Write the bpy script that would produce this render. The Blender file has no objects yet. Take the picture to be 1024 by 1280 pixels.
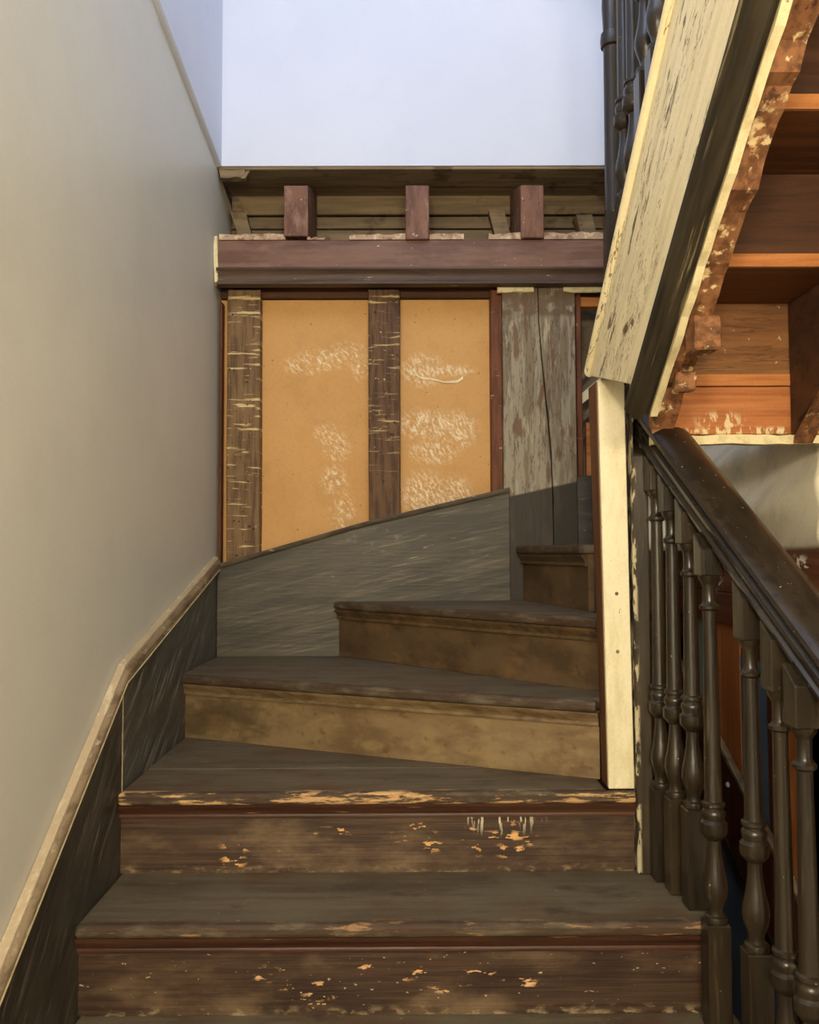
import bpy, bmesh, math, random
from mathutils import Matrix, Vector
random.seed(7)
S = bpy.context.scene
COL = S.collection
# ------------------------------------------------------------ camera, light, exposure
F, PIT, ROL, YAW = 1044.17, 0.0474, -0.0039, 0.004
sy, cy, sp, cp, sr, cr = math.sin(YAW), math.cos(YAW), math.sin(PIT), math.cos(PIT), math.sin(ROL), math.cos(ROL)
r0 = Vector((cy, -sy, 0)); fw = Vector((sy*cp, cy*cp, sp)); u0 = Vector((-sy*sp, -cy*sp, cp))
RV = r0*cr + u0*sr; UV = u0*cr - r0*sr
cam = bpy.data.cameras.new('camera'); cam.sensor_fit = 'VERTICAL'; cam.sensor_height = 32.0; cam.lens = F/1280*32.0
cam.clip_start = 0.02
camo = bpy.data.objects.new('camera', cam); COL.objects.link(camo)
camo.matrix_world = Matrix(((RV.x, UV.x, -fw.x, 0), (RV.y, UV.y, -fw.y, 0), (RV.z, UV.z, -fw.z, 0), (0, 0, 0, 1)))
S.camera = camo
W = bpy.data.worlds.new('world'); S.world = W; W.use_nodes = True
W.node_tree.nodes['Background'].inputs[0].default_value = (0.75, 0.8, 1.0, 1)
W.node_tree.nodes['Background'].inputs[1].default_value = 0.15
def light(name, kind, loc, power, col, size=0.1, target=None, size_y=None):
    l = bpy.data.lights.new(name, kind); l.energy = power; l.color = col
    o = bpy.data.objects.new(name, l); COL.objects.link(o); o.location = loc
    if kind == 'AREA':
        l.size = size
        if size_y: l.shape = 'RECTANGLE'; l.size_y = size_y
    else: l.shadow_soft_size = size
    if target is not None: o.rotation_euler = (Vector(target)-Vector(loc)).to_track_quat('-Z', 'Y').to_euler()
    return o
light('unseen_warm_lamp', 'POINT', (0.28, -0.85, 0.60), 80, (1.0, 0.87, 0.66), 0.12)
light('unseen_warm_lamp', 'POINT', (-0.30, -1.3, 0.60), 156, (1.0, 0.87, 0.67), 0.14)  # second lamp, unseen, added to brighten the string's left face
light('upper_window', 'AREA', (0.15, 1.0, 2.45), 20, (0.50, 0.67, 1.0), 1.1, (0.1, 2.95, 2.0), 1.0)
V = S.view_settings
V.view_transform = 'Standard'; V.look = 'None'; V.gamma = 1; V.use_curve_mapping = False; V.exposure = 0.0

# ------------------------------------------------------------ helpers
def lin(c):
    f = lambda v: v/12.92 if v <= .04045 else ((v+.055)/1.055)**2.4
    return tuple(f(x/255) for x in c) + (1,)
def mat(name, base, layers=(), rough=.6, bump=None, spec=.3, grit=1):
    """layered procedural material; layers: c colour, s noise scale xyz, lo/hi threshold, a amount, d detail,
    line=True thin crack lines, rx/ry rotation first, planes [(n, lo, hi)] and blobs [(centre, radii)] confine it"""
    m = bpy.data.materials.new(name); m.use_nodes = True
    N = m.node_tree.nodes; L = m.node_tree.links
    b = N['Principled BSDF']; b.inputs['Roughness'].default_value = rough
    b.inputs['Specular IOR Level'].default_value = spec
    pos = N.new('ShaderNodeNewGeometry').outputs['Position']
    def mapped(s, rx=0, ry=0, off=0):
        v = pos
        if rx or ry:
            q = N.new('ShaderNodeMapping'); q.inputs['Rotation'].default_value = (rx, ry, 0); L.new(v, q.inputs[0]); v = q.outputs[0]
        q = N.new('ShaderNodeMapping'); q.inputs['Scale'].default_value = s; q.inputs['Location'].default_value = (off, off*.7, off*1.3)
        L.new(v, q.inputs[0]); return q.outputs[0]
    def math_(op, a, bb):
        q = N.new('ShaderNodeMath'); q.operation = op
        for i, x in enumerate((a, bb)):
            if isinstance(x, (int, float)): q.inputs[i].default_value = x
            else: L.new(x, q.inputs[i])
        return q.outputs[0]
    def ramp(v, lo, hi):
        q = N.new('ShaderNodeMapRange'); q.inputs['From Min'].default_value = lo; q.inputs['From Max'].default_value = hi
        q.interpolation_type = 'SMOOTHSTEP'; L.new(v, q.inputs['Value']); return q.outputs[0]
    def noise(v, d=5, rg=.6):
        q = N.new('ShaderNodeTexNoise'); q.inputs['Scale'].default_value = 1; q.inputs['Detail'].default_value = d
        q.inputs['Roughness'].default_value = rg; L.new(v, q.inputs['Vector']); return q.outputs[0]
    col = N.new('ShaderNodeRGB'); col.outputs[0].default_value = lin(base); c = col.outputs[0]
    bh = None
    for i, l in enumerate(layers):
        n = noise(mapped(l['s'], l.get('rx', 0), l.get('ry', 0), l.get('o', i*3.7)), l.get('d', 5), l.get('rg', .6))
        if l.get('line'):
            w = l['line']; k = math_('ABSOLUTE', math_('SUBTRACT', n, .5), 0)
            k = math_('SUBTRACT', 1, ramp(k, w*.4, w))
        else: k = ramp(n, l.get('lo', .4), l.get('hi', .6))
        for (nv, lo, hi) in l.get('planes', ()):
            q = N.new('ShaderNodeVectorMath'); q.operation = 'DOT_PRODUCT'; q.inputs[1].default_value = nv; L.new(pos, q.inputs[0])
            k = math_('MULTIPLY', k, ramp(q.outputs['Value'], lo, hi))
        bl = None
        for (ce, ra) in l.get('blobs', ()):
            q = N.new('ShaderNodeVectorMath'); q.operation = 'SUBTRACT'; q.inputs[1].default_value = ce; L.new(pos, q.inputs[0])
            p = N.new('ShaderNodeVectorMath'); p.operation = 'DIVIDE'; p.inputs[1].default_value = ra; L.new(q.outputs[0], p.inputs[0])
            t = N.new('ShaderNodeVectorMath'); t.operation = 'LENGTH'; L.new(p.outputs[0], t.inputs[0])
            f = math_('SUBTRACT', 1, ramp(t.outputs['Value'], .35, 1.0))
            bl = f if bl is None else math_('MAXIMUM', bl, f)
        if bl is not None: k = math_('MULTIPLY', k, bl)
        if l.get('a', 1) != 1: k = math_('MULTIPLY', k, l['a'])
        mx = N.new('ShaderNodeMixRGB'); L.new(k, mx.inputs[0]); L.new(c, mx.inputs[1]); mx.inputs[2].default_value = lin(l['c']); c = mx.outputs[0]
        if l.get('h'):
            t = math_('MULTIPLY', k, l['h']); bh = t if bh is None else math_('ADD', bh, t)
    if grit:
        for sc, a, kk in ((7, .30, .72), (150, .30, .70), (230, .22, 1.3)):
            k = math_('MULTIPLY', ramp(noise(mapped((sc, sc, sc), 0, 0, sc), 3), .48, .72), a*grit)
            mx = N.new('ShaderNodeMixRGB'); mx.blend_type = 'MULTIPLY'; L.new(k, mx.inputs[0]); L.new(c, mx.inputs[1]); mx.inputs[2].default_value = (kk, kk, kk*.97, 1); c = mx.outputs[0]
    L.new(c, b.inputs['Base Color'])
    if bump:
        s, st = bump[0], bump[1]
        h = noise(mapped(s, bump[2] if len(bump) > 2 else 0), 4)
        if bh is not None: h = math_('ADD', h, bh)
        q = N.new('ShaderNodeBump'); q.inputs['Strength'].default_value = st; q.inputs['Distance'].default_value = .004
        L.new(h, q.inputs['Height']); L.new(q.outputs[0], b.inputs['Normal'])
    return m

class MB:
    def __init__(s): s.v = []; s.f = []
    def add(s, vs, fs):
        o = len(s.v); s.v += [tuple(v) for v in vs]; s.f += [tuple(o+i for i in f) for f in fs]; return s
    def box(s, x0, x1, y0, y1, z0, z1):
        return s.add([(x, y, z) for z in (z0, z1) for x, y in ((x0, y0), (x1, y0), (x1, y1), (x0, y1))],
                     [(3, 2, 1, 0), (4, 5, 6, 7), (0, 1, 5, 4), (1, 2, 6, 5), (2, 3, 7, 6), (3, 0, 4, 7)])
    def hexa(s, a, b):
        return s.add(list(a)+list(b), [(3, 2, 1, 0), (4, 5, 6, 7), (0, 1, 5, 4), (1, 2, 6, 5), (2, 3, 7, 6), (3, 0, 4, 7)])
    def prism(s, pts, vec):
        n = len(pts); q = [Vector(p) for p in pts]; vec = Vector(vec)
        return s.add(q+[p+vec for p in q], [tuple(range(n-1, -1, -1)), tuple(range(n, 2*n))]+[(i, (i+1) % n, n+(i+1) % n, n+i) for i in range(n)])
    def plan(s, xy, z0, z1): return s.prism([(x, y, z0) for x, y in xy], (0, 0, z1-z0))
    def yz(s, pts, x0, x1): return s.prism([(x0, y, z) for y, z in pts], (x1-x0, 0, 0))
    def xz(s, pts, y0, y1): return s.prism([(x, y0, z) for x, z in pts], (0, y1-y0, 0))
    def sweep(s, prof, path):
        """prof: (across, up); path: list of (point, across_vector)"""
        n = len(prof); vs = []
        for p, a in path:
            p = Vector(p); a = Vector(a)
            vs += [p+a*u+Vector((0, 0, w)) for u, w in prof]
        fs = []
        for k in range(len(path)-1):
            fs += [(k*n+i, k*n+(i+1) % n, (k+1)*n+(i+1) % n, (k+1)*n+i) for i in range(n)]
        fs += [tuple(range(n-1, -1, -1)), tuple(range((len(path)-1)*n, len(path)*n))]
        return s.add(vs, fs)
    def lathe(s, prof, cx, cy, seg=20):
        vs = []; n = len(prof)
        for z, r in prof:
            vs += [(cx+r*math.cos(2*math.pi*k/seg), cy+r*math.sin(2*math.pi*k/seg), z) for k in range(seg)]
        fs = [(i*seg+k, i*seg+(k+1) % seg, (i+1)*seg+(k+1) % seg, (i+1)*seg+k) for i in range(n-1) for k in range(seg)]
        fs += [tuple(range(seg-1, -1, -1)), tuple(range((n-1)*seg, n*seg))]
        return s.add(vs, fs)
    def build(s, name, m, parent=None, bevel=0, seg=1, smooth=False, sub=0, jit=0, label=None):
        base = Vector(parent_base(parent)) if parent else Vector((0, 0, 0))
        me = bpy.data.meshes.new(name)
        if parent is None:
            zs = min(v[2] for v in s.v); xs = [v[0] for v in s.v]; ys = [v[1] for v in s.v]
            base = Vector(((min(xs)+max(xs))/2, (min(ys)+max(ys))/2, zs))
        me.from_pydata([Vector(v)-base for v in s.v], [], s.f)
        bm = bmesh.new(); bm.from_mesh(me); bmesh.ops.recalc_face_normals(bm, faces=bm.faces)
        if sub: bmesh.ops.subdivide_edges(bm, edges=[e for e in bm.edges if e.calc_length() > .05], cuts=sub, use_grid_fill=True)
        if jit:
            for v in bm.verts: v.co += Vector((random.uniform(-jit, jit), random.uniform(-jit, jit), random.uniform(-jit, jit)))
        bm.to_mesh(me); bm.free()
        if smooth:
            for p in me.polygons: p.use_smooth = True
        o = bpy.data.objects.new(name, me); COL.objects.link(o); me.materials.append(m)
        if parent: o.parent = parent
        else: o.location = base
        if bevel:
            b = o.modifiers.new('bevel', 'BEVEL'); b.width = bevel; b.segments = seg; b.limit_method = 'ANGLE'; b.angle_limit = math.radians(40)
            if smooth or seg > 1: b.harden_normals = False
        if label: o['label'] = label
        return o
def parent_base(o):
    v = Vector((0, 0, 0))
    while o: v += o.location; o = o.parent
    return v
def thing(name, loc, label, cat, group=None, kind=None):
    o = bpy.data.objects.new(name, None); COL.objects.link(o); o.location = loc; o.empty_display_size = .05
    return tag(o, label, cat, group, kind)
def tag(o, label, cat=None, group=None, kind=None):
    o['label'] = label
    if cat: o['category'] = cat
    if group: o['group'] = group
    if kind: o['kind'] = kind
    return o
def struct(o, label, cat='wall'): return tag(o, label, cat, None, 'structure')
def smooth_by_angle(o, deg=35):
    me = o.data
    for p in me.polygons: p.use_smooth = True
    bm = bmesh.new(); bm.from_mesh(me)
    for e in bm.edges:
        if len(e.link_faces) == 2 and e.calc_face_angle(0) > math.radians(deg): e.smooth = False
    bm.to_mesh(me); bm.free(); return o
def at(px, py, axis, val):
    """measured point of the photograph on the real plane x = val or y = val"""
    d = RV*((px-512)/F)-UV*((py-640)/F)+fw
    return d*(val/(d.x if axis == 'x' else d.y))
def Lv(n): return -0.7415+.19*(n-1)

# ------------------------------------------------------------ materials
gx, gy, gz = (3, 60, 60), (60, 3, 60), (60, 60, 3)
def wood(name, base, d1, d2, g, rough=.55, extra=(), bump=.35, spec=.3):
    return mat(name, base, [dict(c=d1, s=g, lo=.42, hi=.62, a=.7, d=6), dict(c=d2, s=tuple(x*.25 for x in g), lo=.45, hi=.7, a=.7, o=9)]+list(extra),
               rough, (tuple(x*1.6 for x in g), bump), spec)
M = {}
M['plaster'] = mat('grey_plaster', (206, 203, 192), [dict(c=(190, 188, 180), s=(2, 1.2, 1.2), lo=.4, hi=.7, a=.5), dict(c=(206, 204, 190), s=(5, 3, 3), lo=.5, hi=.75, a=.4),
    dict(c=(222, 216, 190), s=(60, 30, 30), lo=.6, hi=.75, a=.6, d=6, blobs=[((-.675, 1.8, -.12), (.2, .10, .05)), ((-.675, 1.75, -.25), (.2, .05, .04))])], .42, ((14, 14, 9), .12), .35, .35)
M['white'] = mat('white_paint', (214, 220, 236), [dict(c=(203, 210, 228), s=(1.5, 1.5, 1.5), lo=.4, hi=.7, a=.5),
    dict(c=(130, 125, 120), s=(90, 30, 90), lo=.55, hi=.6, a=.8, blobs=[((-.245, 2.81, 1.50), (.02, .1, .022)), ((-.04, 2.81, 1.50), (.016, .1, .022)), ((.437, 2.81, 1.42), (.008, .1, .012))])], .6, ((10, 10, 10), .08), .3, .15)
M['soffit_plaster'] = mat('soffit_plaster', (226, 218, 194), [dict(c=(176, 170, 150), s=(4, 4, 12), rx=.6, lo=.45, hi=.7, a=.6), dict(c=(226, 218, 196), s=(20, 20, 40), lo=.6, hi=.75, a=.5)], .6, ((8, 8, 22), .5))
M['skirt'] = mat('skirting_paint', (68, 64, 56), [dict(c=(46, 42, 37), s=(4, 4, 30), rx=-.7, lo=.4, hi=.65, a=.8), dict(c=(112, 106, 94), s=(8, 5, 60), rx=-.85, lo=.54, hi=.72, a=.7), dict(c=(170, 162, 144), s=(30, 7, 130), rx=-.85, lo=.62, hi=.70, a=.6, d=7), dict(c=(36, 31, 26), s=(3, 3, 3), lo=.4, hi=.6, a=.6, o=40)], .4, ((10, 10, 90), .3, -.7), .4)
M['skirt_lit'] = mat('lit_scratched_skirting_paint', (84, 82, 76), [dict(c=(58, 56, 52), s=(4, 4, 30), rx=-.5, lo=.4, hi=.65, a=.8), dict(c=(130, 128, 118), s=(8, 5, 60), rx=-.55, lo=.54, hi=.72, a=.7), dict(c=(186, 180, 164), s=(30, 5, 130), rx=-.7, lo=.61, hi=.68, a=.7, d=7)], .4, ((10, 10, 90), .3, -.6), .4)  # paler copy of the skirting paint: light on the winder board painted in, plus scratches
M['skirt_back'] = mat('skirting_paint_back', (84, 77, 63), [dict(c=(58, 54, 46), s=(3, 20, 24), ry=.2, lo=.40, hi=.60, a=.8, d=7), dict(c=(128, 117, 94), s=(5, 20, 90), ry=.22, lo=.52, hi=.72, a=.6, d=8),
    dict(c=(176, 164, 132), s=(14, 20, 150), ry=.24, lo=.62, hi=.70, a=.75, d=7, blobs=[((.1, 2.93, .0), (.36, .2, .10)), ((-.1, 2.93, -.08), (.3, .2, .06))]),
    dict(c=(130, 122, 104), s=(40, 20, 60), lo=.55, hi=.68, a=.7, d=7, blobs=[((-.12, 2.93, .04), (.16, .2, .06))])], .5, ((6, 30, 90), .4), .35)
M['cap'] = mat('worn_cap_moulding', (138, 120, 94), [dict(c=(96, 78, 58), s=(30, 8, 30), lo=.42, hi=.6, a=.8), dict(c=(196, 180, 150), s=(40, 10, 40), lo=.58, hi=.7, a=.7)], .5, ((40, 8, 40), .3))
M['cap_light'] = mat('pale_cap_edge', (176, 158, 128), [dict(c=(206, 192, 160), s=(40, 12, 40), lo=.5, hi=.65, a=.7)], .6)
M['cap_back'] = mat('dark_cap_moulding', (92, 80, 60), [dict(c=(58, 50, 40), s=(8, 30, 30), lo=.42, hi=.6, a=.8), dict(c=(190, 180, 150), s=(16, 40, 60), lo=.66, hi=.72, a=.7)], .5, ((8, 40, 40), .3))
def tread_mat(name, nose):
    ex = [dict(c=(92, 62, 44), s=(5, 10, 20), lo=.5, hi=.68, a=.6, d=7, o=61), dict(c=(58, 50, 42), s=(9, 12, 20), lo=.54, hi=.7, a=.6, d=7, o=71), dict(c=(134, 122, 98), s=(14, 40, 30), lo=.6, hi=.74, a=.5, d=8, o=81), dict(c=(104, 96, 78), s=(4, 7, 20), lo=.45, hi=.72, a=.7), dict(c=(60, 42, 32), s=(3, 6, 20), lo=.55, hi=.75, a=.6, o=20), dict(c=(190, 178, 150), s=(60, 140, 60), lo=.72, hi=.75, a=.8, d=3, o=31)]
    return wood(name, (104, 94, 76), (86, 76, 60), (80, 66, 52), (3, 40, 60), .6, ex+nose, .25, .25)
M['tread'] = tread_mat('dusty_tread', [])
def chips(Y, pts): return [((at(x, y, 'y', Y).x, Y, at(x, y, 'y', Y).z), (rx/F*Y, .2, rz/F*Y)) for x, y, rx, rz in pts]
CH1 = dict(c=(222, 178, 126), s=(26, 20, 80), lo=.575, hi=.60, a=.95, d=6, rg=.6, o=88, blobs=chips(1.728, [(330, 1217, 26, 12), (358, 1231, 30, 8), (398, 1238, 26, 16), (430, 1244, 20, 10), (492, 1221, 34, 9), (532, 1204, 40, 8), (600, 1217, 24, 14), (652, 1228, 30, 10), (330, 1236, 14, 8), (560, 1235, 40, 8)]))
CH2 = dict(c=(226, 174, 112), s=(26, 20, 80), lo=.555, hi=.58, a=.95, d=6, rg=.6, o=91, blobs=chips(1.971, [(412, 1041, 40, 9), (540, 1053, 20, 16), (632, 1045, 46, 9), (640, 1063, 26, 14), (292, 1076, 20, 16), (300, 1058, 30, 8), (662, 1048, 8, 12), (500, 1046, 22, 8)]))
M['riser_dark'] = mat('dark_riser', (70, 51, 37), [dict(c=(50, 35, 26), s=(3, 40, 80), lo=.42, hi=.62, a=.8, d=6), dict(c=(124, 102, 76), s=(4, 20, 9), lo=.48, hi=.72, a=.7), dict(c=(40, 25, 19), s=(3, 20, 6), lo=.5, hi=.66, a=.7, o=5),
    dict(c=(214, 168, 116), s=(13, 20, 34), lo=.685, hi=.70, a=.95, d=5, o=41.3), dict(c=(200, 186, 150), s=(60, 60, 130), lo=.69, hi=.71, a=.8, d=3, o=53),
    dict(c=(160, 142, 108), s=(30, 30, 60), lo=.5, hi=.66, a=.8, d=6, planes=[((0, 0, -1), .905, .935)]), CH1], .5, ((4, 60, 140), .35), .35)
M['riser_two'] = mat('dark_riser_drips', (77, 57, 42), [dict(c=(54, 39, 29), s=(3, 40, 80), lo=.42, hi=.62, a=.8, d=6), dict(c=(132, 110, 82), s=(4, 20, 9), lo=.48, hi=.72, a=.7), dict(c=(46, 30, 22), s=(3, 20, 6), lo=.55, hi=.7, a=.6, o=5),
    dict(c=(220, 164, 104), s=(13, 20, 30), lo=.63, hi=.65, a=.95, d=5, o=46.5, blobs=[((.02, 1.97, -.66), (.5, .2, .06))]), dict(c=(214, 204, 176), s=(150, 20, 18), lo=.60, hi=.63, a=.9, d=2, o=53, blobs=[((.22, 1.97, -.61), (.12, .2, .06))]),
    dict(c=(150, 128, 94), s=(30, 30, 60), lo=.5, hi=.66, a=.7, d=6, planes=[((0, 0, -1), .712, .742)]), CH2], .5, ((4, 60, 140), .35), .35)
M['riser_tan'] = mat('worn_tan_riser', (130, 108, 76), [dict(c=(96, 74, 46), s=(5, 5, 14), lo=.42, hi=.66, a=.7), dict(c=(152, 128, 88), s=(9, 9, 16), lo=.5, hi=.7, a=.6), dict(c=(88, 64, 40), s=(24, 24, 30), lo=.58, hi=.7, a=.6), dict(c=(70, 56, 38), s=(4, 4, 9), lo=.46, hi=.62, a=.7, planes=[((-1, 0, 0), -.05, .4)])], .5, ((40, 40, 40), .2), .35)  # last layer darkens the left part: light falling on the right, put into the colour
M['riser_brown'] = mat('worn_brown_riser', (96, 76, 52), [dict(c=(66, 50, 31), s=(5, 5, 10), lo=.42, hi=.66, a=.8), dict(c=(128, 96, 58), s=(8, 8, 14), lo=.52, hi=.72, a=.6), dict(c=(60, 42, 26), s=(24, 24, 30), lo=.58, hi=.7, a=.6)], .5, ((40, 40, 40), .2), .35)
M['cove_red'] = wood('red_cove', (72, 44, 31), (46, 29, 21), (94, 68, 48), gx, .4, [dict(c=(150, 120, 88), s=(10, 60, 120), lo=.66, hi=.72, a=.6)])
M['cove_tan'] = wood('tan_cove', (118, 98, 70), (80, 60, 38), (140, 116, 80), gx, .45)
M['cove_brown'] = wood('brown_cove', (88, 70, 48), (60, 44, 27), (116, 88, 54), gx, .45)
M['dark'] = wood('dark_stained_wood', (44, 36, 26), (29, 24, 17), (62, 51, 35), (60, 60, 5), .3, [dict(c=(84, 72, 50), s=(70, 70, 5), lo=.58, hi=.72, a=.7, d=6, o=33), dict(c=(190, 176, 140), s=(120, 120, 90), lo=.74, hi=.77, a=.7, d=2, o=3)], .2, .5)
M['rail'] = mat('dark_rail_wood', (50, 43, 34), [dict(c=(36, 31, 25), s=(40, 5, 30), lo=.42, hi=.62, a=.7), dict(c=(60, 51, 40), s=(14, 4, 14), lo=.5, hi=.7, a=.6), dict(c=(190, 182, 160), s=(110, 110, 110), lo=.74, hi=.76, a=.8, d=2)], .26, ((30, 6, 30), .12), .55)
M['black'] = mat('black_half_rail', (58, 51, 38), [dict(c=(38, 33, 25), s=(40, 5, 30), rx=.62, lo=.42, hi=.62, a=.8), dict(c=(150, 138, 104), s=(70, 3, 70), rx=.62, lo=.62, hi=.70, a=.7, d=6)], .3, ((30, 6, 30), .15), .5)
M['cream'] = mat('flaking_cream_paint', (246, 232, 190), [dict(c=(218, 200, 152), s=(40, 3, 40), rx=.62, lo=.45, hi=.65, a=.5, d=6), dict(c=(110, 84, 52), s=(14, 2.0, 14), rx=.62, line=.007, a=.8, d=5, o=2, rg=.7, h=-1),
    dict(c=(88, 64, 40), s=(60, 10, 60), rx=.62, lo=.575, hi=.60, a=.9, d=6, o=8, h=-1, planes=[((0, .585, .811), 1.40, 1.44), ((0, -.585, -.811), -1.51, -1.48)]), dict(c=(84, 60, 36), s=(70, 50, 70), lo=.42, hi=.48, a=.9, d=4, o=25, h=-1, blobs=[(tuple(at(782, 412, 'x', .454)), (.1, .035, .016)), (tuple(at(790, 404, 'x', .454)), (.1, .02, .010))]), dict(c=(90, 66, 42), s=(80, 14, 80), rx=.62, lo=.62, hi=.67, a=.85, d=5, o=15, h=-1, blobs=[((.454, 1.85, .50), (.1, .22, .13))])], .5, ((60, 6, 60, ), .6, .62), .3)
M['cream_post'] = mat('cream_post_paint', (236, 226, 190), [dict(c=(206, 190, 142), s=(20, 20, 5), lo=.45, hi=.65, a=.5), dict(c=(120, 92, 50), s=(60, 60, 30), lo=.72, hi=.75, a=.9, d=3)], .5, ((30, 30, 6), .15), .3)
M['post_side'] = wood('brown_board_edge', (104, 66, 40), (76, 46, 27), (126, 86, 54), gz, .6)
M['newel'] = mat('newel_peeling', (62, 52, 38), [dict(c=(42, 35, 26), s=(40, 40, 4), lo=.42, hi=.62, a=.7), dict(c=(86, 74, 52), s=(14, 14, 4), lo=.5, hi=.7, a=.6), dict(c=(206, 194, 158), s=(50, 50, 14), lo=.50, hi=.56, a=.85, d=6, planes=[((-1, 0, 0), -.541, -.533)])], .42, ((40, 40, 6), .3), .4)
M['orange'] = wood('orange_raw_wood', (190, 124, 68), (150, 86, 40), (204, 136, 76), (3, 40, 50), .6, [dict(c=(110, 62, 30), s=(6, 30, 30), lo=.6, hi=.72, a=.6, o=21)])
M['orange_white'] = wood('orange_wood_plaster_smear', (180, 112, 62), (146, 84, 42), (206, 138, 84), (3, 40, 70), .6, [dict(c=(226, 206, 160), s=(60, 60, 24), lo=.5, hi=.56, a=.9, d=6, blobs=[((.71, 1.87, .29), (.07, .1, .03)), ((.8, 1.87, .265), (.35, .1, .018))])])
M['brown_raw'] = wood('brown_raw_wood', (132, 88, 48), (96, 60, 30), (156, 110, 66), (4, 30, 50), .6, [dict(c=(84, 56, 30), s=(3, 20, 30), line=.02, a=.6, d=3), dict(c=(206, 180, 130), s=(40, 40, 40), lo=.68, hi=.72, a=.7)])
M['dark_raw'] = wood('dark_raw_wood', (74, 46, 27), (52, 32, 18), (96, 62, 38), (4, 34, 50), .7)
M['under'] = wood('shaded_tread_underside', (112, 70, 40), (82, 50, 27), (132, 86, 50), (3, 40, 50), .7)  # shade beneath the upper treads is put into this darker colour
M['torn'] = mat('torn_carriage', (136, 92, 58), [dict(c=(86, 54, 32), s=(50, 14, 50), lo=.4, hi=.62, a=.8), dict(c=(226, 200, 150), s=(30, 26, 30), lo=.56, hi=.64, a=.85, d=6), dict(c=(58, 34, 20), s=(40, 30, 40), lo=.58, hi=.68, a=.8, o=12)], .7, ((40, 20, 40), .7))
M['plaster_edge'] = mat('cream_plaster_edge', (226, 212, 168), [dict(c=(196, 178, 130), s=(40, 14, 40), lo=.45, hi=.65, a=.6), dict(c=(120, 96, 66), s=(60, 30, 60), lo=.68, hi=.72, a=.8)], .6, ((60, 30, 60), .4))
M['lath_rem'] = mat('lath_remnant', (176, 148, 122), [dict(c=(214, 192, 156), s=(40, 20, 40), lo=.5, hi=.62, a=.8, d=6), dict(c=(120, 88, 70), s=(30, 20, 40), lo=.52, hi=.66, a=.8, o=9)], .7, ((60, 30, 60), .5))
M['beam'] = mat('red_brown_beam', (122, 90, 74), [dict(c=(92, 62, 50), s=(3, 20, 18), lo=.42, hi=.62, a=.8, d=6), dict(c=(146, 114, 96), s=(4, 20, 8), lo=.5, hi=.7, a=.6), dict(c=(226, 214, 190), s=(40, 40, 90), lo=.71, hi=.73, a=.9, d=4)], .5, ((6, 40, 60), .3))
M['beam_mould'] = wood('dark_beam_moulding', (78, 58, 46), (54, 40, 31), (104, 84, 68), (4, 40, 60), .5, [dict(c=(206, 190, 160), s=(12, 50, 90), lo=.66, hi=.71, a=.7)])
M['joist'] = mat('red_brown_joist', (122, 86, 68), [dict(c=(90, 60, 46), s=(30, 30, 6), lo=.42, hi=.62, a=.8), dict(c=(156, 124, 104), s=(20, 20, 8), lo=.52, hi=.7, a=.6), dict(c=(226, 210, 186), s=(60, 60, 26), lo=.68, hi=.71, a=.9, d=4), dict(c=(40, 26, 20), s=(60, 60, 60), lo=.73, hi=.75, a=.9, d=1)], .6, ((30, 30, 8), .3))
M['board'] = wood('grey_brown_floorboard', (140, 120, 90), (108, 91, 67), (92, 76, 56), (3, 40, 40), .7, [dict(c=(70, 52, 40), s=(7, 9, 9), lo=.55, hi=.66, a=.7)])
M['stud'] = mat('lath_marked_stud', (122, 95, 63), [dict(c=(80, 58, 38), s=(60, 60, 5), lo=.42, hi=.62, a=.8, d=6), dict(c=(140, 112, 76), s=(14, 14, 8), lo=.5, hi=.7, a=.6), dict(c=(214, 188, 136), s=(7, 7, 70), lo=.56, hi=.64, a=.9, d=4, h=1),
    dict(c=(224, 206, 160), s=(50, 50, 70), lo=.66, hi=.71, a=.8, d=5), dict(c=(36, 24, 16), s=(50, 50, 60), lo=.72, hi=.74, a=.9, d=1)], .65, ((50, 50, 8), .4))
M['stud_dark'] = mat('lath_marked_stud_dark', (102, 74, 48), [dict(c=(60, 40, 26), s=(60, 60, 5), lo=.42, hi=.62, a=.8, d=6), dict(c=(120, 90, 58), s=(14, 14, 8), lo=.5, hi=.7, a=.6), dict(c=(200, 174, 126), s=(8, 8, 62), lo=.55, hi=.66, a=.9, d=5, h=1, planes=[((0, 0, 1), .2, .5)]),
    dict(c=(222, 204, 160), s=(50, 50, 60), lo=.65, hi=.70, a=.8, d=5), dict(c=(36, 24, 16), s=(50, 50, 60), lo=.72, hi=.74, a=.9, d=1)], .65, ((50, 50, 8), .4))
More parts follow.
